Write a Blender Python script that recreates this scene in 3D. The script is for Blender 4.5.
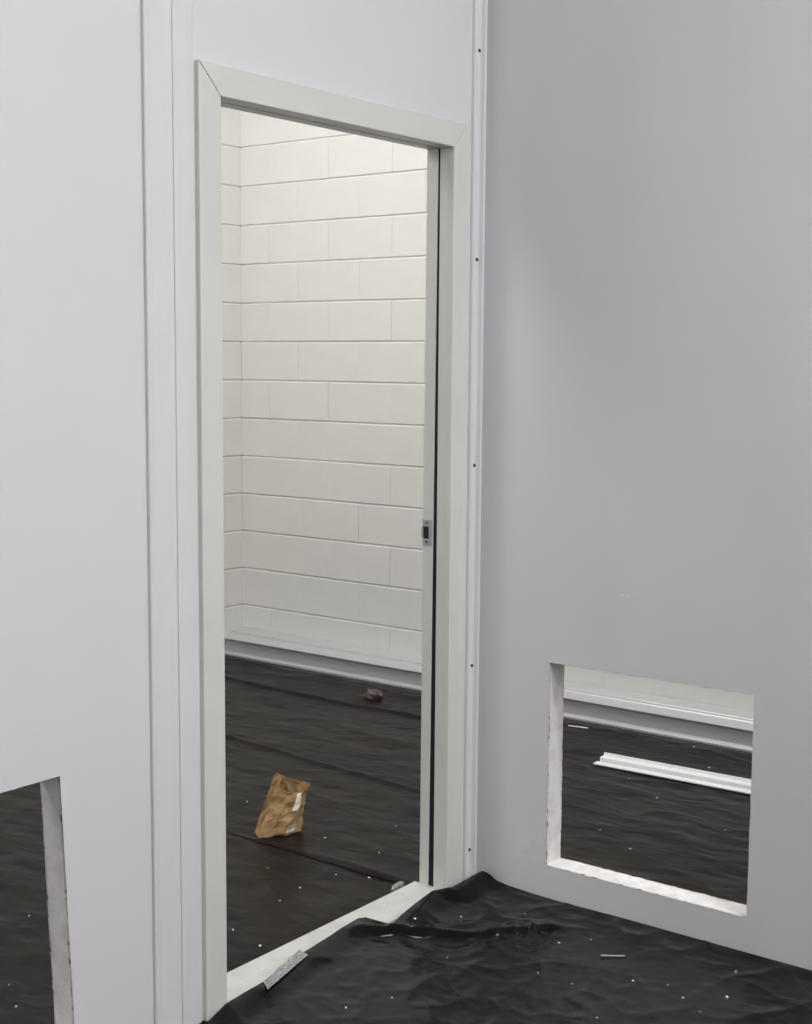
import bpy, bmesh, math, random
import numpy as np
from mathutils import Vector, Matrix

for o in list(bpy.data.objects):
    bpy.data.objects.remove(o, do_unlink=True)
scene = bpy.context.scene
COL = scene.collection

# ------------------------------------------------------------------ camera
FPX, YAW, PITCH, ROLL = 1392.505, 0.921498, -0.109287, 0.007187
CAM = Vector((-3.41948, -2.31757, 1.58703))
fw = Vector((math.sin(YAW) * math.cos(PITCH), math.cos(YAW) * math.cos(PITCH), math.sin(PITCH)))
rt = fw.cross(Vector((0, 0, 1))).normalized()
up = rt.cross(fw)
cr, sr = math.cos(ROLL), math.sin(ROLL)
rt, up = cr * rt + sr * up, -sr * rt + cr * up
cam_data = bpy.data.cameras.new('camera')
cam = bpy.data.objects.new('camera', cam_data)
COL.objects.link(cam)
m = Matrix((rt, up, -fw)).transposed().to_4x4()
m.translation = CAM
cam.matrix_world = m
cam_data.sensor_fit = 'HORIZONTAL'
cam_data.sensor_width = 36.0
cam_data.lens = FPX * 36.0 / 812.0
cam_data.clip_start = 0.05
scene.camera = cam

# ------------------------------------------------------------------ light
world = bpy.data.worlds.new('world')
scene.world = world
world.use_nodes = True
bg = world.node_tree.nodes['Background']
bg.inputs[0].default_value = (0.9, 0.95, 1.0, 1)
bg.inputs[1].default_value = 0.05
vs = scene.view_settings
vs.view_transform = 'Standard'
vs.look = 'None'
vs.gamma = 1.0
vs.use_curve_mapping = False
vs.exposure = 0.0

CEIL = 4.2
# x, y, length along y, watts, colour : ceiling troffers (built further down as fixtures)
ROOM_LIGHTS = [
    (-0.85, -3.5, 1.2, 82, (1.0, 0.99, 0.985), 'cleanroom side, beside the right wall'),
    (-2.3, -4.6, 1.2, 96, (1.0, 0.99, 0.985), 'cleanroom side, behind the viewer'),
]
HALL_LIGHTS = [
    (0.30, 1.75, 1.2, 54, (1.0, 0.985, 0.965), 'hall side, beyond the doorway'),
    (1.15, -1.2, 1.2, 45, (1.0, 0.985, 0.965), 'hall side, beyond the square cutout'),
    (-3.1, 1.4, 1.2, 52, (1.0, 0.985, 0.965), 'hall side, left of the doorway'),
]
for x, y, ln, w, c, _ in ROOM_LIGHTS + HALL_LIGHTS:
    ld = bpy.data.lights.new('troffer_light', 'AREA')
    ld.shape = 'RECTANGLE'
    ld.size = 0.56
    ld.size_y = ln - 0.06
    ld.energy = w
    ld.color = c
    lo = bpy.data.objects.new('troffer_light', ld)
    lo.location = (x, y, CEIL - 0.035)
    COL.objects.link(lo)


# ------------------------------------------------------------------ helpers
def pix(x, y, axis, val):
    """photo pixel -> point on the plane axis = val"""
    d = fw + rt * ((x - 406) / FPX) - up * ((y - 512) / FPX)
    t = (val - CAM[axis]) / d[axis]
    return CAM + d * t


def tag(o, label=None, cat=None, group=None, kind=None):
    if label: o['label'] = label
    if cat: o['category'] = cat
    if group: o['group'] = group
    if kind: o['kind'] = kind
    return o


def empty(name, loc=(0, 0, 0), rz=0, parent=None):
    o = bpy.data.objects.new(name, None)
    o.empty_display_size = 0.05
    o.location = loc
    o.rotation_euler = (0, 0, rz)
    COL.objects.link(o)
    if parent: o.parent = parent
    return o


def link(name, me, mat=None, parent=None, loc=None):
    o = bpy.data.objects.new(name, me)
    if mat is not None and not me.materials:
        me.materials.append(mat)
    if loc is not None: o.location = loc
    COL.objects.link(o)
    if parent: o.parent = parent
    return o


def obj(name, bm, mat, parent=None, loc=None, smooth=False):
    me = bpy.data.meshes.new(name)
    bmesh.ops.recalc_face_normals(bm, faces=bm.faces)
    bm.to_mesh(me)
    bm.free()
    if smooth:
        for p in me.polygons: p.use_smooth = True
    return link(name, me, mat, parent, loc)


def box(x0, x1, y0, y1, z0, z1, bev=0.0, seg=1, bm=None):
    b = bmesh.new()
    bmesh.ops.create_cube(b, size=1.0)
    for v in b.verts:
        v.co = Vector((x0 + (v.co.x + .5) * (x1 - x0), y0 + (v.co.y + .5) * (y1 - y0), z0 + (v.co.z + .5) * (z1 - z0)))
    if bev > 0:
        bmesh.ops.bevel(b, geom=list(b.edges), offset=bev, segments=seg, affect='EDGES', profile=0.5)
    if bm is None:
        return b
    tmp = bpy.data.meshes.new('tmp')
    b.to_mesh(tmp); b.free()
    bm.from_mesh(tmp)
    bpy.data.meshes.remove(tmp)
    return bm


def prism(pts, axis, a, b):
    """extrude a 2-D outline along axis. pts are (u, v) in the two other axes, in x,y,z order"""
    bm = bmesh.new()
    def mk(p, t):
        c = [0, 0, 0]
        oth = [i for i in range(3) if i != axis]
        c[oth[0]], c[oth[1]], c[axis] = p[0], p[1], t
        return bm.verts.new(c)
    A = [mk(p, a) for p in pts]
    B = [mk(p, b) for p in pts]
    n = len(pts)
    for i in range(n):
        bm.faces.new((A[i], A[(i + 1) % n], B[(i + 1) % n], B[i]))
    bm.faces.new(A[::-1])
    bm.faces.new(B)
    return bm


def cyl(r0, r1, h, n=16, axis='Z', loc=(0, 0, 0), bm=None):
    b = bm or bmesh.new()
    rot = {'Z': Matrix.Identity(4), 'Y': Matrix.Rotation(math.pi / 2, 4, 'X'), 'X': Matrix.Rotation(math.pi / 2, 4, 'Y')}[axis]
    bmesh.ops.create_cone(b, cap_ends=True, segments=n, radius1=r0, radius2=r1, depth=h, matrix=Matrix.Translation(loc) @ rot)
    return b


rng = np.random.default_rng(7)
_perm = rng.permutation(4096)
_grad = rng.normal(size=(4096, 2)); _grad /= np.linalg.norm(_grad, axis=1)[:, None]


def perlin(x, y, seed=0):
    x = np.asarray(x, float) + 37.1 * seed; y = np.asarray(y, float) + 91.7 * seed
    xi = np.floor(x).astype(int); yi = np.floor(y).astype(int)
    fx, fy = x - xi, y - yi
    def g(i, j, dx, dy):
        h = _perm[(_perm[i & 4095] + j) & 4095]
        return _grad[h, 0] * dx + _grad[h, 1] * dy
    s = lambda t: t * t * t * (t * (t * 6 - 15) + 10)
    u, v = s(fx), s(fy)
    a = g(xi, yi, fx, fy) * (1 - u) + g(xi + 1, yi, fx - 1, fy) * u
    b = g(xi, yi + 1, fx, fy - 1) * (1 - u) + g(xi + 1, yi + 1, fx - 1, fy - 1) * u
    return a * (1 - v) + b * v


def ridged(x, y, seed=0, k=6.0):
    """thin creases along the zero lines of a noise"""
    return np.exp(-(np.abs(perlin(x, y, seed)) * k) ** 1.3)


def sstep(a, b, x):
    t = np.clip((x - a) / (b - a), 0, 1)
    return t * t * (3 - 2 * t)


# ------------------------------------------------------------------ materials
def principled(name, color, rough=0.5, metal=0.0, spec=0.5):
    mt = bpy.data.materials.new(name)
    mt.use_nodes = True
    nt = mt.node_tree
    b = nt.nodes['Principled BSDF']
    b.inputs['Base Color'].default_value = (*color, 1)
    b.inputs['Roughness'].default_value = rough
    b.inputs['Metallic'].default_value = metal
    b.inputs['Specular IOR Level'].default_value = spec
    return mt, nt, b


def add_noise(nt, scale, detail=3, rough=0.55, stretch=(1, 1, 1), coord='Object'):
    tc = nt.nodes.new('ShaderNodeTexCoord')
    mp = nt.nodes.new('ShaderNodeMapping')
    mp.inputs['Scale'].default_value = stretch
    nz = nt.nodes.new('ShaderNodeTexNoise')
    nz.inputs['Scale'].default_value = scale
    nz.inputs['Detail'].default_value = detail
    nz.inputs['Roughness'].default_value = rough
    nt.links.new(tc.outputs[coord], mp.inputs['Vector'])
    nt.links.new(mp.outputs['Vector'], nz.inputs['Vector'])
    return nz.outputs['Fac']


def ramp(nt, fac, stops):
    r = nt.nodes.new('ShaderNodeValToRGB')
    el = r.color_ramp.elements
    while len(el) < len(stops): el.new(0.5)
    for e, (p, c) in zip(el, stops):
        e.position = p
        e.color = (*c, 1)
    nt.links.new(fac, r.inputs['Fac'])
    return r.outputs['Color']


def bump(nt, b, fac, strength, dist):
    bp = nt.nodes.new('ShaderNodeBump')
    bp.inputs['Strength'].default_value = strength
    bp.inputs['Distance'].default_value = dist
    nt.links.new(fac, bp.inputs['Height'])
    prev = b.inputs['Normal'].links
    if prev:
        nt.links.new(prev[0].from_socket, bp.inputs['Normal'])
    nt.links.new(bp.outputs['Normal'], b.inputs['Normal'])


def tint(nt, b, fac, c0, c1, p0=0.3, p1=0.7):
    nt.links.new(ramp(nt, fac, [(p0, c0), (p1, c1)]), b.inputs['Base Color'])


def scl(c, k): return tuple(min(1, v * k) for v in c)


PANEL = (0.742, 0.745, 0.762)
M = {}
mt, nt, b = principled('panel_vinyl', PANEL, 0.21)
tint(nt, b, add_noise(nt, 3.0), scl(PANEL, .985), scl(PANEL, 1.01))
bump(nt, b, add_noise(nt, 2.4, 1, .4, (1, 1, .28)), 0.8, 0.030)
bump(nt, b, add_noise(nt, 420, 2), 0.05, 0.001)
M['panel'] = mt
mt, nt, b = principled('batten_white', (0.75, 0.76, 0.785), 0.32)
tint(nt, b, add_noise(nt, 9), (0.735, 0.738, 0.755), (0.755, 0.758, 0.775))
M['batten'] = mt
FR = (0.71, 0.704, 0.672)
mt, nt, b = principled('frame_enamel', FR, 0.38)
tint(nt, b, add_noise(nt, 6), scl(FR, .97), scl(FR, 1.02))
bump(nt, b, add_noise(nt, 300, 2), 0.04, 0.001)
M['frame'] = mt
mt, nt, b = principled('gap_shade_black', (0.006, 0.006, 0.01), 0.6)  # near-black stands for shade inside the frame gap, screw slots and latch hole
tint(nt, b, add_noise(nt, 40), (0.004, 0.004, 0.008), (0.01, 0.009, 0.014))
M['gap_shade'] = mt
BL = (0.80, 0.79, 0.755)
mt, nt, b = principled('block_paint', BL, 0.5)
tint(nt, b, add_noise(nt, 5, 4), scl(BL, .965), scl(BL, 1.02))
bump(nt, b, add_noise(nt, 130, 4), 0.22, 0.002)
bump(nt, b, add_noise(nt, 22, 3), 0.25, 0.004)
M['block'] = mt
mt, nt, b = principled('mortar_paint', BL, 0.6)
tint(nt, b, add_noise(nt, 8, 4), scl(BL, .93), scl(BL, 1.0))
bump(nt, b, add_noise(nt, 90, 4), 0.4, 0.003)
M['mortar'] = mt
mt, nt, b = principled('floor_concrete', (0.30, 0.29, 0.28), 0.8)
tint(nt, b, add_noise(nt, 4, 6), (0.24, 0.235, 0.225), (0.36, 0.35, 0.335))
bump(nt, b, add_noise(nt, 60, 4), 0.3, 0.003)
M['concrete'] = mt


def ridge_noise(nt, scale, stretch, detail=4):
    tc = nt.nodes.new('ShaderNodeTexCoord')
    mp = nt.nodes.new('ShaderNodeMapping')
    mp.inputs['Scale'].default_value = stretch
    nz = nt.nodes.new('ShaderNodeTexNoise')
    nz.noise_type = 'RIDGED_MULTIFRACTAL'
    nz.normalize = True
    nz.inputs['Scale'].default_value = scale
    nz.inputs['Detail'].default_value = detail
    nz.inputs['Distortion'].default_value = 0.25
    nt.links.new(tc.outputs['Object'], mp.inputs['Vector'])
    nt.links.new(mp.outputs['Vector'], nz.inputs['Vector'])
    return nz.outputs['Fac']


def plastic(name, c0, c1, r0, r1, spec, stretch, k):
    mt, nt, b = principled(name, c0, 0.4)
    tint(nt, b, add_noise(nt, 3.5, 5), c0, c1, 0.35, 0.7)
    f = add_noise(nt, 11, 4)
    mr = nt.nodes.new('ShaderNodeMapRange')
    mr.inputs['To Min'].default_value = r0
    mr.inputs['To Max'].default_value = r1
    nt.links.new(f, mr.inputs['Value'])
    nt.links.new(mr.outputs[0], b.inputs['Roughness'])
    b.inputs['Specular IOR Level'].default_value = spec
    bump(nt, b, add_noise(nt, 60, 4, .6), 0.2, 0.003)
    bump(nt, b, ridge_noise(nt, 3.2, stretch), k, 0.020)
    # crumple facets with sharp creases
    tc = nt.nodes.new('ShaderNodeTexCoord')
    nz = nt.nodes.new('ShaderNodeTexNoise')
    nz.inputs['Scale'].default_value = 4.0
    nz.inputs['Detail'].default_value = 2
    mx = nt.nodes.new('ShaderNodeMixRGB')
    mx.blend_type = 'ADD'
    mx.inputs['Fac'].default_value = 0.22
    mp = nt.nodes.new('ShaderNodeMapping')
    mp.inputs['Scale'].default_value = (stretch[0] * 1.15, stretch[1] * .55, 1)
    vo = nt.nodes.new('ShaderNodeTexVoronoi')
    vo.feature = 'F1'
    vo.inputs['Scale'].default_value = 6.5
    vo.inputs['Detail'].default_value = 1.0
    nt.links.new(tc.outputs['Object'], nz.inputs['Vector'])
    nt.links.new(tc.outputs['Object'], mx.inputs['Color1'])
    nt.links.new(nz.outputs['Color'], mx.inputs['Color2'])
    nt.links.new(mx.outputs['Color'], mp.inputs['Vector'])
    nt.links.new(mp.outputs['Vector'], vo.inputs['Vector'])
    bump(nt, b, vo.outputs['Distance'], k * .5, 0.016)
    return mt


M['sheet_in'] = plastic('black_polythene', (0.0058, 0.0054, 0.0062), (0.0080, 0.0072, 0.0076), 0.10, 0.21, 0.15, (1.3, 1.0, 1), 0.35)
M['sheet_out'] = plastic('dusty_black_polythene', (0.0070, 0.0056, 0.0054), (0.0112, 0.0082, 0.0075), 0.27, 0.40, 0.10, (1.6, 0.9, 1), 0.70)

mt, nt, b = principled('aluminium_white', (0.54, 0.545, 0.56), 0.36, 0.2)
tint(nt, b, add_noise(nt, 6, 3, .5, (1, .1, 1)), (0.50, 0.505, 0.52), (0.56, 0.565, 0.58))
M['alu'] = mt
mt, nt, b = principled('profile_white', (0.85, 0.85, 0.86), 0.4)
tint(nt, b, add_noise(nt, 8), (0.82, 0.82, 0.83), (0.88, 0.88, 0.88))
M['white'] = mt
mt, nt, b = principled('sill_white', (0.80, 0.79, 0.765), 0.4)
tint(nt, b, add_noise(nt, 14, 5), (0.46, 0.455, 0.44), (0.56, 0.555, 0.535), 0.25, 0.55)
M['sill'] = mt
mt, nt, b = principled('foam_core', (0.80, 0.77, 0.76), 0.9)
tint(nt, b, add_noise(nt, 30, 5), (0.68, 0.65, 0.645), (0.80, 0.785, 0.78), 0.3, 0.6)
bump(nt, b, add_noise(nt, 160, 4), 0.35, 0.003)
M['foam'] = mt
mt, nt, b = principled('hardboard_edge', (0.16, 0.10, 0.09), 0.9)
tint(nt, b, add_noise(nt, 55, 4), (0.14, 0.10, 0.10), (0.66, 0.62, 0.61), 0.36, 0.48)
M['hardboard'] = mt
mt, nt, b = principled('screw_dark', (0.05, 0.045, 0.04), 0.5, 0.4)
tint(nt, b, add_noise(nt, 300), (0.03, 0.028, 0.025), (0.07, 0.06, 0.05))
M['screw'] = mt
mt, nt, b = principled('zinc', (0.62, 0.62, 0.61), 0.35, 0.9)
tint(nt, b, add_noise(nt, 120), (0.56, 0.56, 0.55), (0.70, 0.70, 0.68))
M['zinc'] = mt
mt, nt, b = principled('ceiling_tile', (0.78, 0.78, 0.77), 0.9)
tint(nt, b, add_noise(nt, 60, 4), (0.72, 0.72, 0.71), (0.80, 0.80, 0.79))
M['ceiling'] = mt
KR = (0.37, 0.235, 0.108)
mt, nt, b = principled('kraft_paper', KR, 0.75, 0, 0.3)
tint(nt, b, add_noise(nt, 22, 5), scl(KR, .66), scl(KR, 1.30))
bump(nt, b, add_noise(nt, 38, 4), 0.5, 0.006)
M['kraft'] = mt
mt, nt, b = principled('sticker_paper', (0.78, 0.72, 0.58), 0.6)
tint(nt, b, add_noise(nt, 60, 3), (0.70, 0.63, 0.49), (0.82, 0.77, 0.65))
M['sticker'] = mt
mt, nt, b = principled('sticker_print', (0.60, 0.54, 0.45), 0.6)
tint(nt, b, add_noise(nt, 95, 2), (0.30, 0.20, 0.12), (0.72, 0.66, 0.56), 0.42, 0.52)
M['print'] = mt
mt, nt, b = principled('plaster_crumb', (0.82, 0.81, 0.79), 0.8)
tint(nt, b, add_noise(nt, 200), (0.74, 0.73, 0.70), (0.88, 0.87, 0.85))
M['crumb'] = mt
mt, nt, b = principled('brown_scrap', (0.11, 0.075, 0.06), 0.7)
tint(nt, b, add_noise(nt, 60), (0.06, 0.04, 0.034), (0.20, 0.15, 0.13))
M['scrap'] = mt
mt, nt, b = principled('tape_grey', (0.55, 0.55, 0.57), 0.3, 0.2)
tint(nt, b, add_noise(nt, 90, 4, .6, (1, 3, 1)), (0.16, 0.16, 0.175), (0.48, 0.48, 0.50), 0.40, 0.66)
M['tape'] = mt
mt, nt, b = principled('diffuser', (0.9, 0.9, 0.9), 0.5)
tint(nt, b, add_noise(nt, 30), (0.88, 0.88, 0.88), (0.92, 0.92, 0.92))
b.inputs['Emission Color'].default_value = (1, 0.99, 0.96, 1)
b.inputs['Emission Strength'].default_value = 2.5
M['diffuser'] = mt

# ------------------------------------------------------------------ building shell
H = 0.2032                      # block course
XB, YB, Z0 = 2.0206, 2.9260, 0.2499
T = 0.068                       # wall panel thickness
TR = 0.084                      # right wall thickness
X0, Y0 = -5.2, -5.6             # far ends of the place, behind the viewer

o = obj('floor', box(X0 - .1, XB + .2, Y0 - .1, YB + .2, -0.12, -0.012), M['concrete'])
tag(o, 'grey concrete floor slab under the black plastic sheeting', 'floor', kind='structure')
o = obj('ceiling', box(X0 - .1, XB + .2, Y0 - .1, YB + .2, CEIL, CEIL + .1), M['ceiling'])
tag(o, 'pale ceiling above the rooms', 'ceiling', kind='structure')

# --- painted concrete block walls
rnd = random.Random(3)
GAP_H, GAP_V, BDEP = 0.0045, 0.0012, 0.09


def block_mesh(name, ln, ht):
    bm = box(-ln / 2 + GAP_V / 2, ln / 2 - GAP_V / 2, 0, BDEP, -ht / 2 + GAP_H / 2, ht / 2 - GAP_H / 2)
    ed = [e for e in bm.edges if abs(e.verts[0].co.x - e.verts[1].co.x) > .01 and e.verts[0].co.y < .001]
    bmesh.ops.bevel(bm, geom=ed, offset=.0050, segments=2, affect='EDGES', profile=.5)
    me = bpy.data.meshes.new(name)
    bmesh.ops.recalc_face_normals(bm, faces=bm.faces)
    bm.to_mesh(me); bm.free()
    me.materials.append(M['block'])
    return me


FULL = block_mesh('concrete_block', 2 * H, H)
HALF = block_mesh('half_block', H, H)


def block_wall(root, length, rz, start_half_odd, b0=0.0, b1=99.0):
    """root sits at the inside corner; blocks run along local +x, faces towards local -y"""
    back = obj('mortar', box(0, length, 0.006, BDEP, 0, CEIL), M['mortar'], root)
    for r in range(-1, 20):
        zb = Z0 + r * H
        if zb + H > CEIL + .01: break
        s = 0.0
        if (r % 2 == 1) == start_half_odd:
            segs = [(0, H)]; s = H
        else:
            segs = []
        while s < length - 0.05:
            segs.append((s, 2 * H)); s += 2 * H
        for a, ln in segs:
            if a + ln < b0 or a > b1: continue
            o = link('concrete_block', FULL if ln > .3 else HALF, None, root)
            o.location = (a + ln / 2, rnd.uniform(-.0009, .0009), zb + H / 2)
            o.rotation_euler = (rnd.uniform(-.003, .003), 0, rnd.uniform(-.0012, .0012))
    return back


# wall running along y at x = XB, seen through doorway and cutout; local +x -> -y
w = empty('wall_far', (XB, YB, 0), -math.pi / 2)
# local -y must face world -x : rotation -90deg maps local -y -> world -x
tag(w, 'cream painted concrete block wall beyond the doorway and the square cutout', 'wall', kind='structure')
block_wall(w, 19 * 2 * H, 0, True, 0, 12.5 * 2 * H)
# wall running along x at y = YB; local +x -> world -x needs mirrored start, so run it leftwards from its far end
LB = 17 * 2 * H
w = empty('wall_back', (XB - LB + .012, YB, 0), 0)
tag(w, 'cream painted concrete block end wall meeting the far wall in a corner', 'wall', kind='structure')
block_wall(w, LB, 0, False, LB - 12.5 * 2 * H, 99)

# plain walls closing the place behind the viewer
o = obj('wall_near', box(X0 - .1, XB + .1, Y0 - .1, Y0, 0, CEIL), M['panel'])
tag(o, 'plain white wall behind the viewer', 'wall', kind='structure')
o = obj('wall_side', box(X0 - .1, X0, Y0, YB + .1, 0, CEIL), M['panel'])
tag(o, 'plain white wall at the left behind the viewer', 'wall', kind='structure')


# --- cleanroom panels
def jag_rect(u0, u1, v0, v1, n, amp, seed, slant=0.0):
    """closed outline of a hand-sawn rectangular hole, n points a side; slant shifts the bottom right corner"""
    r = random.Random(seed)
    P = []
    cs = [(u0, v0), (u1 + slant, v0), (u1, v1), (u0, v1)]
    for i in range(4):
        a, c = cs[i], cs[(i + 1) % 4]
        for k in range(n):
            t = k / n
            j = 0 if k == 0 else r.gauss(0, amp)
            du, dv = c[0] - a[0], c[1] - a[1]
            L = math.hypot(du, dv)
            P.append((a[0] + du * t - dv / L * j, a[1] + dv * t + du / L * j))
    return P


def panel_hole(name, rect, hole, axis, d0, d1, parent, core_inset=0.0025, seed=1):
    """flat panel with a sawn hole; axis = thickness axis, d0 front, d1 back"""
    u0, u1, v0, v1 = rect
    n = len(hole) // 4
    out = []
    cs = [(u0, v0), (u1, v0), (u1, v1), (u0, v1)]
    for i in range(4):
        a, c = cs[i], cs[(i + 1) % 4]
        for k in range(n):
            t = k / n
            out.append((a[0] + (c[0] - a[0]) * t, a[1] + (c[1] - a[1]) * t))
    def P(p, d):
        return (d, p[0], p[1]) if axis == 0 else (p[0], d, p[1])
    N = len(hole)
    bm = bmesh.new()
    rings = [[bm.verts.new(P(p, d)) for p in ring] for ring, d in ((hole, d0), (out, d0), (out, d1), (hole, d1))]
    for a in range(3):
        for i in range(N):
            j = (i + 1) % N
            bm.faces.new((rings[a][i], rings[a][j], rings[a + 1][j], rings[a + 1][i]))
    # skin edges going a few millimetres in
    cx, cy = sum(p[0] for p in hole) / N, sum(p[1] for p in hole) / N
    po = obj(name, bm, M['panel'], parent)
    # exposed edge of the cut: hardboard behind each skin, foam core between
    r = random.Random(seed)
    def ring_strip(nm, da, db, mat, ins, rough, steps):
        bm = bmesh.new()
        rr = []
        for s in range(steps + 1):
            d = da + (db - da) * s / steps
            row = []
            for p in hole:
                vx, vy = p[0] - cx, p[1] - cy
                q = ins + r.uniform(-rough, rough)
                # move outwards along the dominant direction
                ex = q if abs(vx) / (u1 - u0) > abs(vy) / (v1 - v0) else 0
                sx, sy = (1 if vx > 0 else -1), (1 if vy > 0 else -1)
                corner = abs(abs(vx) - abs(vy)) < 0.004
                if corner: row.append(bm.verts.new(P((p[0] + sx * q, p[1] + sy * q), d)))
                elif abs(vx) > abs(vy): row.append(bm.verts.new(P((p[0] + sx * q, p[1]), d)))
                else: row.append(bm.verts.new(P((p[0], p[1] + sy * q), d)))
            rr.append(row)
        for s in range(steps):
            for i in range(N):
                j = (i + 1) % N
                bm.faces.new((rr[s][i], rr[s][j], rr[s + 1][j], rr[s + 1][i]))
        return obj(nm, bm, mat, parent)
    return po, ring_strip


def sawn_panel(parent, rect, hole, axis, d0, d1, seed):
    po, strip = panel_hole('panel', rect, hole, axis, d0, d1, parent, seed=seed)
    s = 1 if d1 > d0 else -1
    strip('hardboard_edge', d0 + s * .0005, d0 + s * .0065, M['hardboard'], -0.0004, 0.0006, 1)
    strip('foam_core', d0 + s * .0065, d1 - s * .004, M['foam'], -0.0002, 0.0005, 5)
    strip('hardboard_edge', d1 - s * .004, d1 - s * .0005, M['hardboard'], -0.0004, 0.0006, 1)


# door wall: faces the viewer at y = 0
wl = empty('wall_left', (0, 0, 0))
tag(wl, 'white cleanroom panel wall holding the open doorway', 'wall', kind='structure')
XS0, XS1 = -1.318, -1.236       # joint strip
HOLE_L = jag_rect(-2.18, -1.573, 0.09, 0.704, 26, 0.0003, 11, 0.028)
sawn_panel(wl, (-2.52, (XS0 + XS1) / 2 - .001, 0.0, CEIL), HOLE_L, 1, 0.0, T, 5)
obj('panel', box(X0, -2.5201, 0, T, 0, CEIL, .001), M['panel'], wl)
# door panel: concave outline round the doorway
DX0, DX1, DZ = -1.118, -0.150, 2.202
obj('panel', prism([((XS0 + XS1) / 2 + .001, 0), (DX0, 0), (DX0, DZ), (DX1, DZ), (DX1, 0), (TR, 0), (TR, CEIL), ((XS0 + XS1) / 2 + .001, CEIL)], 1, 0, T), M['panel'], wl)
# joint strip with soft raised ribs, and the flat lap strip beside it
prof = [(XS0, 0), (XS0, -.0085), (XS0 + .003, -.0105), (XS0 + .012, -.0105), (XS0 + .018, -.0082), (XS0 + .030, -.0078),
        (XS1 - .022, -.0078), (XS1 - .010, -.0095), (XS1 - .003, -.0095), (XS1, -.008), (XS1, 0)]
obj('joint_strip', prism(prof, 2, 0, CEIL), M['batten'], wl)
prof = [(XS1 + .003, 0), (XS1 + .003, -.0065), (XS1 + .005, -.0078), (-1.19, -.006), (-1.168, -.003), (-1.164, 0)]
obj('lap_strip', prism(prof, 2, 0, CEIL), M['batten'], wl)

# corner channel with screws
CS0, CS1 = -0.072, -0.021
tc = empty('trim_1', (0, 0, 0))
tag(tc, 'white corner channel with a column of dark screws beside the door casing', 'trim', kind='structure')
prof = [(CS0, 0), (CS0, -.009), (CS0 + .003, -.012), (CS0 + .010, -.012), (CS0 + .013, -.0085), (CS0 + .015, -.006),
        (CS1 - .018, -.006), (CS1 - .016, -.0085), (CS1 - .013, -.019), (CS1 - .009, -.021), (CS1 - .004, -.019), (CS1, -.015), (CS1, 0)]
obj('channel', prism(prof, 2, 0.012, CEIL), M['batten'], tc)
for z in (3.65, 3.06, 2.462, 1.875, 1.278, 0.679, 0.110):
    xs = -0.0445
    s = obj('screw', cyl(.0052, .0042, .003, 14, 'Y', (xs, -.0075, z)), M['screw'], tc)
    obj('screw_slot', box(xs - .003, xs + .003, -.0094, -.0088, z - .0007, z + .0007), M['gap_shade'], s)

# right wall: at x = 0, runs towards the viewer
wr = empty('wall_right', (0, 0, 0))
tag(wr, 'grey-white panel wall with a square sawn cutout near the floor', 'wall', kind='structure')
HOLE_R = jag_rect(-0.878, -0.2495, 0.104, 0.714, 26, 0.0003, 21)
sawn_panel(wr, (-1.219, -0.0005, 0.0, CEIL), HOLE_R, 0, 0.0, TR, 6)
for k in range(1, 5):
    y1 = -1.2205 - (k - 1) * 1.2195
    y0 = max(y1 - 1.218, Y0)
    if y1 - y0 > .05:
        obj('panel', box(0, TR, y0, y1, 0, CEIL, .001), M['panel'], wr)
    obj('joint_strip', box(-.008, 0, y1 - .04, y1 + .042, 0, CEIL, .003, 2), M['batten'], wr)

# small dab of filler on the right wall
bm = bmesh.new()
for px_ in (622.5, 628.0):
    q = pix(px_, 596, 0, 0.0)
    bmesh.ops.create_icosphere(bm, subdivisions=2, radius=.0042, matrix=Matrix.Translation((0, q.y, q.z)) @ Matrix.Diagonal((.35, 1, .8, 1)))
obj('filler_dab', bm, M['crumb'], wr)

# ------------------------------------------------------------------ door frame
OX0, OX1, OZ = -1.0910, -0.173, 2.178       # clear opening
CX0, CX1, CZ = -1.161, -0.105, 2.248       # outside of casing
YF = -0.014
dr = empty('door_1', (0, 0, 0))
tag(dr, 'open doorway with pale beige steel frame and no door leaf', 'doorway', kind='structure')


def casing(name, pts, y0, y1, bev=.0025):
    bm = prism(pts, 1, y0, y1)
    bmesh.ops.recalc_face_normals(bm, faces=bm.faces)
    bmesh.ops.bevel(bm, geom=list(bm.edges), offset=bev, segments=2, affect='EDGES', profile=.5)
    return obj(name, bm, M['frame'], dr)


g = 0.0009   # open mitre at the top left
casing('casing', [(CX0, 0.0), (OX0, 0.0), (OX0, OZ - g), (CX0, CZ - g)], YF, .005)
casing('casing', [(CX0 + g, CZ), (OX0 + g, OZ), (OX1, OZ), (CX1, CZ)], YF, .005)
casing('casing', [(OX1, 0.0), (CX1, 0.0), (CX1, CZ - .0001), (OX1, OZ - .0001)], YF, .005)
# same casing on the hall side
YH0, YH1 = T + .0002, T + .012
casing('casing', [(CX0, 0.012), (OX0 - .012, 0.012), (OX0 - .012, OZ + .012), (CX0, CZ)], YH0, YH1)
casing('casing', [(CX0, CZ), (OX0 - .012, OZ + .012), (OX1 + .012, OZ + .012), (CX1, CZ)], YH0, YH1)
casing('casing', [(OX1 + .012, 0.012), (CX1, 0.012), (CX1, CZ), (OX1 + .012, OZ + .012)], YH0, YH1)
# jamb returns (near half), black strip standing in for the dark of the open gap, rabbet (far half)
YS = 0.035
obj('jamb', box(OX1 + .0004, DX1, YF + .004, YS, .02, OZ, .0006), M['frame'], dr)
obj('jamb', box(DX0, OX0 - .0004, YF + .004, YS, .02, OZ, .0006), M['frame'], dr)
obj('jamb', box(DX0, DX1, YF + .004, YS, OZ + .0004, DZ, .0006), M['frame'], dr)


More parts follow.
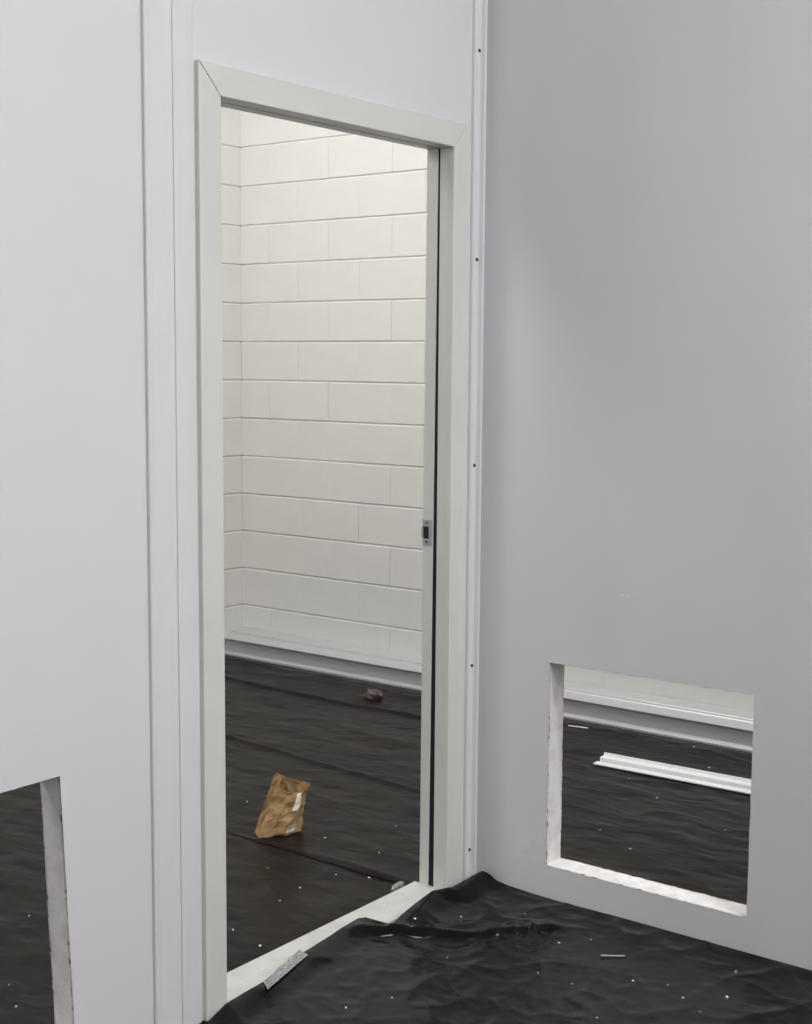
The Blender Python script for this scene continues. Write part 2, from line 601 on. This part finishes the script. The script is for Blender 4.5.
def taper(x0, x1, ya0, ya1, yb0, yb1, z0, z1):
    bm = bmesh.new()
    lo = [bm.verts.new(c) for c in ((x0, ya0, z0), (x1, ya0, z0), (x1, ya1, z0), (x0, ya1, z0))]
    hi = [bm.verts.new(c) for c in ((x0, yb0, z1), (x1, yb0, z1), (x1, yb1, z1), (x0, yb1, z1))]
    for i in range(4):
        j = (i + 1) % 4
        bm.faces.new((lo[i], lo[j], hi[j], hi[i]))
    bm.faces.new(lo[::-1]); bm.faces.new(hi)
    return bm


YG0, YG1, YR = 0.056, 0.043, 0.086
obj('gap_shade_strip', taper(OX1 + .005, DX1, YS, YG0, YS, YG1, .02, OZ), M['gap_shade'], dr)
obj('gap_shade_strip', taper(DX0, OX0 - .005, YS, YG0, YS, YG1, .02, OZ), M['gap_shade'], dr)
obj('gap_shade_strip', box(DX0, DX1, YS, YG1, OZ + .004, DZ), M['gap_shade'], dr)
obj('rabbet', taper(OX1, DX1, YG0, YR, YG1, YR - .006, .02, OZ), M['frame'], dr)
obj('rabbet', taper(DX0, OX0, YG0, YR, YG1, YR - .006, .02, OZ), M['frame'], dr)
obj('rabbet', box(DX0, DX1, YG1, YR - .006, OZ, DZ), M['frame'], dr)
# strike plate
sx = OX1 - .0012
zc = 1.086
bm = bmesh.new()
ya, yb, hz = .052, .0835, .037
for (a0, a1, z0_, z1_) in ((ya, yb, zc + .017, zc + hz), (ya, yb, zc - hz, zc - .019), (ya, .0615, zc - .019, zc + .017), (.0815, yb, zc - .019, zc + .017)):
    box(sx - .0012, OX1 + .0005, a0, a1, z0_, z1_, 0, 1, bm)
sp = obj('strike_plate', bm, M['zinc'], dr)
obj('latch_hole', box(OX1 - .0006, OX1 + .0004, .061, .082, zc - .0195, zc + .0175), M['gap_shade'], sp)
for dz in (-.028, .0275):
    obj('screw', cyl(.0034, .003, .0016, 12, 'X', (sx - .0016, .0685, zc + dz)), M['screw'], sp)
obj('strike_lip', box(sx - .003, sx - .001, .0835, .087, zc - .018, zc + .017, .0015), M['zinc'], sp)

# sill
ts = obj('trim_2', prism([(-.012, 0), (-.012, .014), (-.006, .018), (.028, .020), (.034, .022), (.106, .022), (.112, .018), (.112, 0)], 0, OX0 - .004, OX1 + .004), M['sill'])
tag(ts, 'white floor sill across the doorway with a plastic sheet lapping over it', 'door sill', kind='structure')

# ------------------------------------------------------------------ base profile along the block wall
pts = [(0, 0), (.163, 0), (.163, .010), (.161, .012), (.146, .014), (.143, .020), (.141, .080), (.154, .084), (.157, .089), (.155, .093),
       (.098, .105), (.093, .110), (.090, .111), (.088, .104), (.083, .104), (.081, .113), (.078, .116), (.010, .127), (0, .128)]
prof = [(XB - .003 - d, z) for d, z in pts]
bb = obj('baseboard_far', prism(prof, 1, -4.8, YB - .004), M['alu'])
tag(bb, 'stepped white aluminium base profile along the foot of the block wall', 'baseboard', kind='structure')

# ------------------------------------------------------------------ plastic sheeting
def sheet(name, xs, ys, fz, mat, warp=None, cut=None):
    X, Y = np.meshgrid(xs, ys, indexing='ij')
    if warp: X, Y = warp(X, Y)
    Z = fz(X, Y)
    V = np.stack([X, Y, Z], -1).reshape(-1, 3)
    nx, ny = len(xs), len(ys)
    I = np.arange(nx * ny).reshape(nx, ny)
    F = np.stack([I[:-1, :-1], I[1:, :-1], I[1:, 1:], I[:-1, 1:]], -1).reshape(-1, 4)
    if cut is not None:
        bad = cut(X, Y).ravel()
        F = F[~bad[F].any(1)]
        keep = np.unique(F); idx = np.full(len(V), -1); idx[keep] = np.arange(len(keep))
        V = V[keep]; F = idx[F]
    me = bpy.data.meshes.new(name)
    me.vertices.add(len(V)); me.vertices.foreach_set('co', V.ravel())
    me.loops.add(F.size); me.loops.foreach_set('vertex_index', F.ravel().astype(np.int32))
    me.polygons.add(len(F))
    me.polygons.foreach_set('loop_start', np.arange(0, F.size, 4, dtype=np.int32))
    me.polygons.foreach_set('loop_total', np.full(len(F), 4, dtype=np.int32))
    me.polygons.foreach_set('use_smooth', np.ones(len(F), dtype=bool))
    me.update(calc_edges=True)
    return link(name, me, mat)


def graded(lo, mid0, mid1, hi, fine, coarse):
    a = np.arange(mid0, mid1 + fine / 2, fine)
    L = [] if lo >= mid0 else list(np.linspace(lo, mid0, max(2, int((mid0 - lo) / coarse) + 1))[:-1])
    R_ = [] if hi <= mid1 else list(np.linspace(a[-1], hi, max(2, int((hi - mid1) / coarse) + 1))[1:])
    return np.array(L + list(a) + R_)


EDGE_X = [-5.2, -1.22, -1.165, -1.10, -0.964, -0.781, -0.593, -0.505, -0.488, -0.468, -0.401, -0.300, -0.219, -0.178, -0.165, 0.0]
EDGE_Y = [-.022, -.022, -.026, -.014, -0.008, 0.025, 0.046, 0.053, 0.040, -0.036, -0.019, -0.002, 0.006, -0.024, -0.026, -0.026]
EDGE_Z = [.006, .006, .010, .022, .0245, .026, .026, .027, .027, .016, .022, .026, .030, .034, .032, .034]
RIDGE = np.array([(-0.60, 0.03), (-0.545, 0.010), (-0.478, -0.075), (-0.43, -0.165), (-0.377, -0.245), (-0.30, -0.315), (-0.209, -0.385), (-0.12, -0.47)])


def dist_poly(X, Y, P):
    best = np.full(X.shape, 9.0); tt = np.zeros(X.shape); side = np.zeros(X.shape)
    n = len(P) - 1
    for i in range(n):
        a, c = P[i], P[i + 1]
        d = c - a; L2 = d @ d
        t = np.clip(((X - a[0]) * d[0] + (Y - a[1]) * d[1]) / L2, 0, 1)
        qx, qy = X - a[0] - t * d[0], Y - a[1] - t * d[1]
        q = np.hypot(qx, qy)
        s = d[0] * qy - d[1] * qx
        m_ = q < best
        best = np.where(m_, q, best); tt = np.where(m_, (i + t) / n, tt); side = np.where(m_, np.sign(s), side)
    return best, tt, side


YLO = -3.6


def in_warp(X, Y):
    # last stretch of the sheet follows the hand-laid edge at the door wall
    e = np.interp(X, EDGE_X, EDGE_Y)
    k = sstep(-0.30, 0.0, Y)
    return X, Y + k * e


def in_z(X, Y):
    z = 0.004 + 0.0
    und = 0.006 * (perlin(X * 2.1, Y * 2.1, 1) + .5)
    fine = 0.0045 * ridged(X * 3.2 + .3 * perlin(X * 5, Y * 5, 4), Y * 4.5, 2, 9) + 0.003 * ridged(X * 7, Y * 6, 3, 7)
    tiny = 0.0015 * perlin(X * 28, Y * 28, 5)
    # crinkled patch beside the fold
    cr_ = np.exp(-(((X + .27) / .10) ** 2 + ((Y + .36) / .10) ** 2)) * (0.008 * ridged(X * 14, Y * 17, 6, 6) + .0035 * ridged(X * 36, Y * 32, 7, 5))
    d, t, s = dist_poly(X, Y, RIDGE)
    hgt = 0.030 * np.interp(t, [0, .12, .35, .6, .85, 1], [.35, .9, 1, .62, .8, 0])
    wid = np.where(s > 0, .026, .016)
    ridge = hgt * np.exp(-(d / wid) ** 1.2)
    z = 0.003 + und + fine + tiny + cr_ + ridge
    # climb at the door wall and at the right wall
    e = np.interp(X, EDGE_X, EDGE_Y); ze = np.interp(X, EDGE_X, EDGE_Z)
    k = sstep(-0.085, -0.012, Y - e)
    z = z * (1 - k) + np.maximum(z * .3, 0) * k + ze * k
    zb = np.interp(Y, [-3.6, -.5, -.30, -.20, -.12, -.04, 0.0], [.012, .012, .009, .011, .015, .026, .033])
    kx = sstep(-0.06, -0.006, X)
    z = np.maximum(z, (z * (1 - kx) + zb * kx))
    return z


xs = graded(-4.6, -1.45, -0.0065, -0.0065, 0.0065, 0.06)
ys = graded(YLO, -1.25, 0.0, 0.0, 0.0065, 0.06)
s_in = sheet('plastic_sheet', xs, ys, in_z, M['sheet_in'], in_warp)
tag(s_in, 'glossy black plastic sheet in the foreground, lapping over the door sill', 'plastic sheet', 'black floor sheeting')


def out_z(seed, anis=1.0):
    def f(X, Y):
        a = 0.0040 * ridged(X * 4.5 + .5 * perlin(X * 2, Y * 2, seed + 9), Y * 1.6, seed, 6)
        b_ = 0.0020 * ridged(X * 11 + .6 * perlin(X * 4, Y * 3, seed + 8), Y * 4.2, seed + 1, 5)
        c = 0.0055 * (perlin(X * 1.9, Y * 1.5, seed + 2) + .55)
        d = 0.0012 * perlin(X * 26, Y * 12, seed + 3)
        return 0.003 + np.maximum(a + b_ + c + d, 0)
    return f


zA, zB = out_z(21), out_z(41)
SEAM = -0.185


def zfar(X, Y):
    z = zB(X, Y)
    # its free edge lies over the other sheet with a rolled hem
    k = np.exp(-((X - (SEAM + .018 + .012 * perlin(Y * 3, Y * 0, 3))) / .012) ** 2)
    z = z + .002 + .005 * k
    lo = sstep(SEAM + .012, SEAM, X)
    z = z * (1 - lo) + (zA(X, Y) + .002) * lo
    # long fold towards the block wall
    f = np.exp(-((X - 1.42 - .05 * np.sin(Y * 2.1) - .06 * (Y - 1.6)) / .014) ** 2) * sstep(.9, 1.3, Y) * .012
    f2 = np.exp(-((X - .62 - .08 * (Y - 1.2)) / .016) ** 2) * .010 * sstep(.2, .8, Y)
    k2 = sstep(XB - .168, XB - .26, X)
    return (z + f + f2) * (.25 + .75 * k2)


xs = graded(SEAM, SEAM, XB - .168, XB - .168, 0.0095, .06)
ys = graded(-4.0, -1.5, 2.85, YB - .008, 0.0095, .06)
s1 = sheet('plastic_sheet', xs, ys, zfar, M['sheet_out'], None, lambda X, Y: (X < TR + .012) & (Y < T + .016))
tag(s1, 'dusty black plastic sheet under the paper bag, reaching along the block wall', 'plastic sheet', 'black floor sheeting')
xs = graded(-4.6, -2.3, SEAM + .06, SEAM + .06, 0.011, .06)
ys = graded(T + .002, T + .045, 1.6, 2.85, 0.011, .05)


def zleft(X, Y):
    return zA(X, Y) * (0.25 + .75 * sstep(T, T + .1, Y))


s2 = sheet('plastic_sheet', xs, ys, zleft, M['sheet_out'])
tag(s2, 'dusty black plastic sheet just behind the door sill and left cutout', 'plastic sheet', 'black floor sheeting')


def floor_z(x, y):
    """height of the sheeting under a point"""
    X, Y = np.array([[x]]), np.array([[y]])
    if y < 0.0 and x < 0: return float(in_z(X, Y)[0, 0])
    if x > SEAM: return float(zfar(X, Y)[0, 0])
    return float(zleft(X, Y)[0, 0])


# ------------------------------------------------------------------ paper bag
def paper_bag():
    base = pix(259.0, 839.5, 2, 0.006)
    base.z = 0
    root = empty('paper_bag', base)
    wv = Vector((.855, -.52, 0)).normalized()
    nv = Vector((.52, .855, 0)).normalized()
    W, D = .147, .066
    nr, nw, nd = 14, 12, 6
    bm = bmesh.new()
    r = random.Random(5)
    rows = []
    zf = floor_z(base.x + .08, base.y + .02) + .001
    for i in range(nr + 1):
        t = i / nr
        ring = []
        def pt(u, v, t):
            # u 0..1 across the front, v 0..1 from front to back
            top = (.168 - .030 * u - .018 * math.sin(math.pi * u)) + (.034 - .018 * u + .010 * math.sin(math.pi * u)) * v      # rim falls to the right, back stands higher
            z = top * t
            w = u * W * (1 - .10 * t)
            gus = -.020 * math.sin(math.pi * v) * (t ** .7)               # folded gussets
            if u < .02: w -= gus
            if u > .98: w += gus
            w += (.062 - .012 * u) * t + .010 * v * t                      # leaning to the right
            bulge = math.sin(math.pi * u) * math.sin(math.pi * min(1, t * 1.1))
            d = (1 - v) * .020 * t + v * (.056 - .006 * t)
            if v < .02: d -= .010 * bulge
            if v > .98: d += .006 * bulge
            if v < .5: d += max(0, u - .70) * .11 * (.35 + .65 * t)
            q = float(perlin(u * 3.3 + v * 2, t * 4.1 + v * 5, 17)) * .016 * min(1, t * 3)
            q2 = float(perlin(u * 8 + v * 3, t * 9 + v * 5, 18)) * .009
            d += q + q2
            w += float(perlin(t * 4 + v * 2, u * 2, 19)) * .006 * min(1, t * 3)
            z += float(perlin(u * 5 + v * 9, t, 20)) * .012 * t ** 4
            return wv * w + nv * d + Vector((0, 0, z + zf))
        for k in range(nw): ring.append(pt(k / nw, 0, t))
        for k in range(nd): ring.append(pt(1, k / nd, t))
        for k in range(nw): ring.append(pt(1 - k / nw, 1, t))
        for k in range(nd): ring.append(pt(0, 1 - k / nd, t))
        rows.append([bm.verts.new(p) for p in ring])
    n = len(rows[0])
    for i in range(nr):
        for k in range(n):
            j = (k + 1) % n
            bm.faces.new((rows[i][k], rows[i][j], rows[i + 1][j], rows[i + 1][k]))
    bm.faces.new(rows[0][::-1])
    ob = obj('bag_body', bm, M['kraft'], root)
    md = ob.modifiers.new('paper', 'SOLIDIFY')
    md.thickness = .0018
    md.offset = 0
    # turned-up bottom flap
    def patch(name, u0, u1, t0, t1, mat, lift, du=0.0, n1=5, n2=6):
        bm = bmesh.new()
        G = []
        for i in range(n2 + 1):
            row = []
            for k in range(n1 + 1):
                t = t0 + (t1 - t0) * i / n2
                u = u0 + (u1 - u0) * k / n1 + du * i / n2
                fi, fk = t * nr, u * nw
                i0, k0 = min(int(fi), nr - 1), min(int(fk), nw - 1)
                a, c = fi - i0, fk - k0
                v = lambda ii, kk: rowco[ii][kk]
                p = (v(i0, k0) * (1 - c) + v(i0, k0 + 1) * c) * (1 - a) + (v(i0 + 1, k0) * (1 - c) + v(i0 + 1, k0 + 1) * c) * a
                row.append(bm.verts.new(p - nv * lift))
            G.append(row)
        for i in range(n2):
            for k in range(n1):
                bm.faces.new((G[i][k], G[i][k + 1], G[i + 1][k + 1], G[i + 1][k]))
        oo = obj(name, bm, mat, root)
        s = oo.modifiers.new('paper', 'SOLIDIFY'); s.thickness = .0006; s.offset = 0
        return oo
    me = ob.data
    rowco = [[me.vertices[i * n + k].co.copy() for k in range(n)] for i in range(nr + 1)]
    patch('bottom_flap', .03, .93, .03, .20, M['kraft'], .0028)
    tag(patch('sticker', .60, .78, .58, .985, M['sticker'], .0030, .03), 'cream sticker')
    tag(patch('printed_label', .58, .80, .06, .25, M['print'], .0046, .02), 'small printed label')
    return tag(root, 'crumpled open brown paper bag leaning on the black sheet beyond the doorway', 'paper bag')


paper_bag()

# ------------------------------------------------------------------ white profile lying behind the square cutout
a = pix(593, 764, 2, .016); c = pix(752, 794.5, 2, .016)
d = (c - a); L = 1.35
rz = math.atan2(d.y, d.x)
pr = empty('angle_profile', (a.x, a.y, 0.015), rz)
# local +x along the length, local +y away from the viewer (left of travel)
pf = [(0, 0), (0, .0035), (.030, .0045), (.033, .016), (.036, .018), (.062, .018), (.066, .030), (.070, .030), (.070, 0)]
obj('flange', prism([(0, 0), (0, .004), (.034, .005), (.034, 0)], 0, 0, L), M['white'], pr)
obj('channel', prism([(.0345, 0), (.0345, .020), (.037, .023), (.066, .023), (.069, .034), (.073, .034), (.073, 0)], 0, .012, L), M['white'], pr)
tag(pr, 'white stepped trim length lying on the black sheet behind the square cutout', 'trim piece')

# ------------------------------------------------------------------ small litter
def chip(name, x, y, z, size, seed, label, cat, group=None, mat='crumb', flat=.55):
    r = random.Random(seed)
    bm = bmesh.new()
    bmesh.ops.create_icosphere(bm, subdivisions=1, radius=1)
    sx_, sy_, sz_ = size * r.uniform(.7, 1.3), size * r.uniform(.6, 1.1), size * flat
    for v in bm.verts:
        k = r.uniform(.7, 1.2)
        v.co = Vector((v.co.x * sx_ * k, v.co.y * sy_ * k, max(v.co.z, -.6) * sz_ * k))
    ob = obj(name, bm, M[mat], None, (x, y, z + sz_ * .5))
    ob.rotation_euler = (0, 0, r.uniform(0, 6.28))
    return tag(ob, label, cat, group)


IN = [(415, 919, 4.6, 'bright white crumb on the black sheet just below the right end of the door sill'),
      (346, 1008, 4.2, 'white crumb on the black sheet at the bottom of the photo, nearest the tape strip'),
      (392, 998, 3.2, 'white crumb near the bottom of the photo, midway below the sheet fold'),
      (559, 943, 3.6, 'white crumb between the crinkled fold and the loose screw'),
      (633, 981, 3.2, 'white crumb just below and right of the loose screw'),
      (683, 998, 3.4, 'white crumb near the bottom of the photo, below the square cutout'),
      (727, 997, 3.6, 'white crumb at the bottom right, left of the photo edge and low on the sheet'),
      (736, 972, 3.6, 'white crumb on the sheet below the lower right corner of the square cutout'),
      (597, 1018, 3.0, 'white crumb at the very bottom of the photo, straight below the loose screw'),
      (538, 973, 2.8, 'faint crumb on the sheet below the crinkled end of the fold'),
      (591, 940, 2.6, 'faint crumb just above the head of the loose screw'),
      (572, 984, 2.6, 'faint crumb below and left of the loose screw'),
      (525, 914, 2.4, 'faint crumb on the sheet between the room corner and the crinkled fold'),
      (447, 958, 2.4, 'faint crumb on the sheet below the middle of the fold'),
      (700, 1012, 2.4, 'faint crumb at the very bottom of the photo towards the right corner'),
      (668, 985, 2.2, 'faintest crumb on the sheet, midway between screw and lower right corner'),
      (461, 917, 3.0, 'small crumb on the sheet directly below the corner of the two walls')]
OUT = [(280, 901, 4.4, 'white crumb on the hall sheet, midway between paper bag and door sill'),
       (300, 888, 4.6, 'bright white crumb on the hall sheet straight below the paper bag'),
       (260, 946, 4.6, 'white crumb on the hall sheet closest to the left end of the door sill'),
       (369, 878, 4.0, 'white crumb on the sheet seam near the right end of the door sill'),
       (379, 853, 4.0, 'white crumb on the hall sheet right of the bag, above the sheet seam'),
       (325, 838, 3.8, 'white crumb on the hall sheet beside the lower right corner of the bag'),
       (336, 875, 3.4, 'white crumb on the hall sheet just below the middle of the sheet seam'),
       (247, 802, 4.0, 'white crumb on the hall sheet just left of the paper bag'),
       (233, 930, 3.4, 'white crumb on the hall sheet against the left door casing'),
       (353, 862, 2.6, 'faint crumb on the hall sheet just above the sheet seam'),
       (268, 868, 2.8, 'faint crumb on the hall sheet below the lower left corner of the bag'),
       (396, 826, 2.8, 'faint crumb on the hall sheet nearest the right door casing')]
LEFT = [(16, 1007, 4.6, 'bright white crumb low down behind the left cutout'),
        (29, 916, 3.2, 'small crumb halfway up behind the left cutout'),
        (9, 985, 2.6, 'faint crumb at the photo edge behind the left cutout')]
SQUARE = [(657, 798, 4.2, 'white crumb just below the white trim length behind the square cutout'),
          (630, 849, 4.6, 'white crumb near the lower edge of the square cutout, left of its middle'),
          (629, 779, 4.0, 'white crumb touching the left end of the white trim length'),
          (694, 747, 5.0, 'white crumb close to the base profile behind the square cutout'),
          (709, 768, 5.0, 'white crumb just above the white trim length behind the square cutout'),
          (725, 830, 3.0, 'faint crumb at the right side behind the square cutout'),
          (600, 830, 3.0, 'faint crumb at the left side behind the square cutout')]
SETS = [(IN, .012, 100, 'white crumbs on the foreground sheet'), (OUT, .008, 200, 'white crumbs beyond the doorway'),
        (LEFT, .006, 240, 'white crumbs behind the left cutout'), (SQUARE, .006, 260, 'white crumbs behind the square cutout')]
for pts_, z0_, sd_, grp in SETS:
    for i, (x, y, s, lab) in enumerate(pts_):
        p = pix(x, y, 2, z0_)
        z = floor_z(p.x, p.y); p = pix(x, y, 2, z)
        chip('crumb', p.x, p.y, z, s * .0011, sd_ + i, lab, 'debris', grp)
for i, (x, y, s, lab) in enumerate([(262.5, 970, 4.2, 'tiny white crumb at the left end of the door sill'), (384, 905.5, 4.6, 'tiny white crumb on the right half of the door sill')]):
    p = pix(x, y, 2, .022)
    chip('crumb', p.x, p.y, .022, s * .0011, 280 + i, lab, 'debris')
p = pix(742, 884, 2, .104)
chip('crumb', .03, -.872, .105, .004, 290, 'tiny white crumb in the lower right corner of the square cutout', 'debris')

# screw lying in the foreground
a = pix(601, 955.5, 2, .012); c = pix(625, 956, 2, .012)
z = max(floor_z(a.x, a.y), floor_z(c.x, c.y)) + .0035
a = pix(601, 955.5, 2, z); c = pix(625, 956, 2, z)
d = c - a; L = d.length
sc = empty('loose_screw', (a.x, a.y, z), math.atan2(d.y, d.x))
obj('head', cyl(.0022, .0042, .003, 12, 'X', (0.0015, 0, 0)), M['zinc'], sc)
obj('shank', cyl(.0021, .0019, L - .006, 10, 'X', (L / 2, 0, 0)), M['zinc'], sc)
obj('tip', cyl(.0004, .0019, .006, 10, 'X', (L - .003, 0, 0)), M['zinc'], sc)
tag(sc, 'bright zinc screw lying on the black sheet below the square cutout', 'screw')

# torn strip of grey tape on the sill
def tape(name, corners, zs_, mat, label, cat, seed, n=10, m_=5):
    r = random.Random(seed)
    A_, B_, C_, D_ = corners
    bm = bmesh.new()
    G = []
    for i in range(n + 1):
        s = i / n
        row = []
        for k in range(m_ + 1):
            t = k / m_
            if k == m_: t += r.uniform(-.28, .12)
            p = (A_ * (1 - s) + B_ * s) * (1 - t) + (D_ * (1 - s) + C_ * s) * t
            z = zs_[0] * (1 - t) + zs_[1] * t + r.uniform(0, .0022)
            row.append(bm.verts.new((p.x, p.y, z)))
        G.append(row)
    for i in range(n):
        for k in range(m_):
            bm.faces.new((G[i][k], G[i + 1][k], G[i + 1][k + 1], G[i][k + 1]))
    ob = obj(name, bm, M[mat])
    sd = ob.modifiers.new('thickness', 'SOLIDIFY'); sd.thickness = .0006; sd.offset = 1
    return tag(ob, label, cat)


tape('tape_scrap', [pix(268, 992, 2, .024), pix(308, 956, 2, .028), pix(300, 950, 2, .028), pix(263, 983, 2, .025)], (.030, .0285), 'tape',
     'torn grey tape strip stuck along the front of the door sill', 'tape', 4)

# small rounded grey lump on the hall side of the sill
p = pix(404, 886, 2, .02)
bm = bmesh.new()
bmesh.ops.create_uvsphere(bm, u_segments=16, v_segments=10, radius=1)
for v in bm.verts:
    v.co = Vector((v.co.x * .036, v.co.y * .010, max(v.co.z, -.3) * .013))
ob = obj('tape_curl', bm, M['tape'], None, (p.x, .135, .012), True)
ob.rotation_euler = (0, 0, .1)
tag(ob, 'small grey curl of tape behind the right end of the door sill', 'tape')

# brown crumpled scrap near the block wall
p = pix(374, 698, 2, .008)
root = empty('leaf_scrap', (p.x, p.y, floor_z(p.x, p.y)), YAW * 0 - .92)
r = random.Random(8)
bm = bmesh.new()
bmesh.ops.create_icosphere(bm, subdivisions=3, radius=1)
for v in bm.verts:
    q = float(perlin(v.co.x * 2.2 + v.co.z, v.co.y * 2.2, 31))
    q2 = float(perlin(v.co.x * 5 + v.co.z * 2, v.co.y * 5 - v.co.z, 32))
    k = 1 + .6 * q + .3 * q2
    v.co = Vector((v.co.x * .040 * k, v.co.y * .030 * k, (max(v.co.z, -.5) + .5) * .026 * k))
obj('crumpled_body', bm, M['scrap'], root)
bm = prism([(-.004, 0.010), (.004, 0.010), (.006, .017), (-.003, .019)], 0, -.085, -.025)
obj('stalk', bm, M['scrap'], root)
tag(root, 'small crumpled brown scrap on the black sheet by the block wall', 'scrap')

# thin off-cut near the base profile behind the cutout
a = pix(568, 727, 2, .008); c = pix(588, 729.5, 2, .008)
d = c - a
oc = empty('trim_offcut', (a.x, a.y, floor_z(a.x, a.y) + .004), math.atan2(d.y, d.x))
obj('strip', box(0, d.length, -.004, .004, 0, .003, .0008), M['white'], oc)
tag(oc, 'thin white off-cut strip lying near the base profile behind the cutout', 'off-cut')

# ------------------------------------------------------------------ ceiling troffers (above the frame)
for x, y, ln, w_, c_, where in ROOM_LIGHTS + HALL_LIGHTS:
    t = empty('ceiling_light', (x, y, CEIL))
    bm = bmesh.new()
    for (x0, x1, y0, y1) in ((-.30, -.28, -ln / 2, ln / 2), (.28, .30, -ln / 2, ln / 2), (-.28, .28, -ln / 2, -ln / 2 + .02), (-.28, .28, ln / 2 - .02, ln / 2)):
        box(x0, x1, y0, y1, -.03, 0, 0, 1, bm)
    obj('frame', bm, M['batten'], t)
    obj('diffuser', box(-.28, .28, -ln / 2 + .02, ln / 2 - .02, -.014, -.002), M['diffuser'], t)
    tag(t, 'rectangular white ceiling light, ' + where, 'ceiling light', 'ceiling lights')
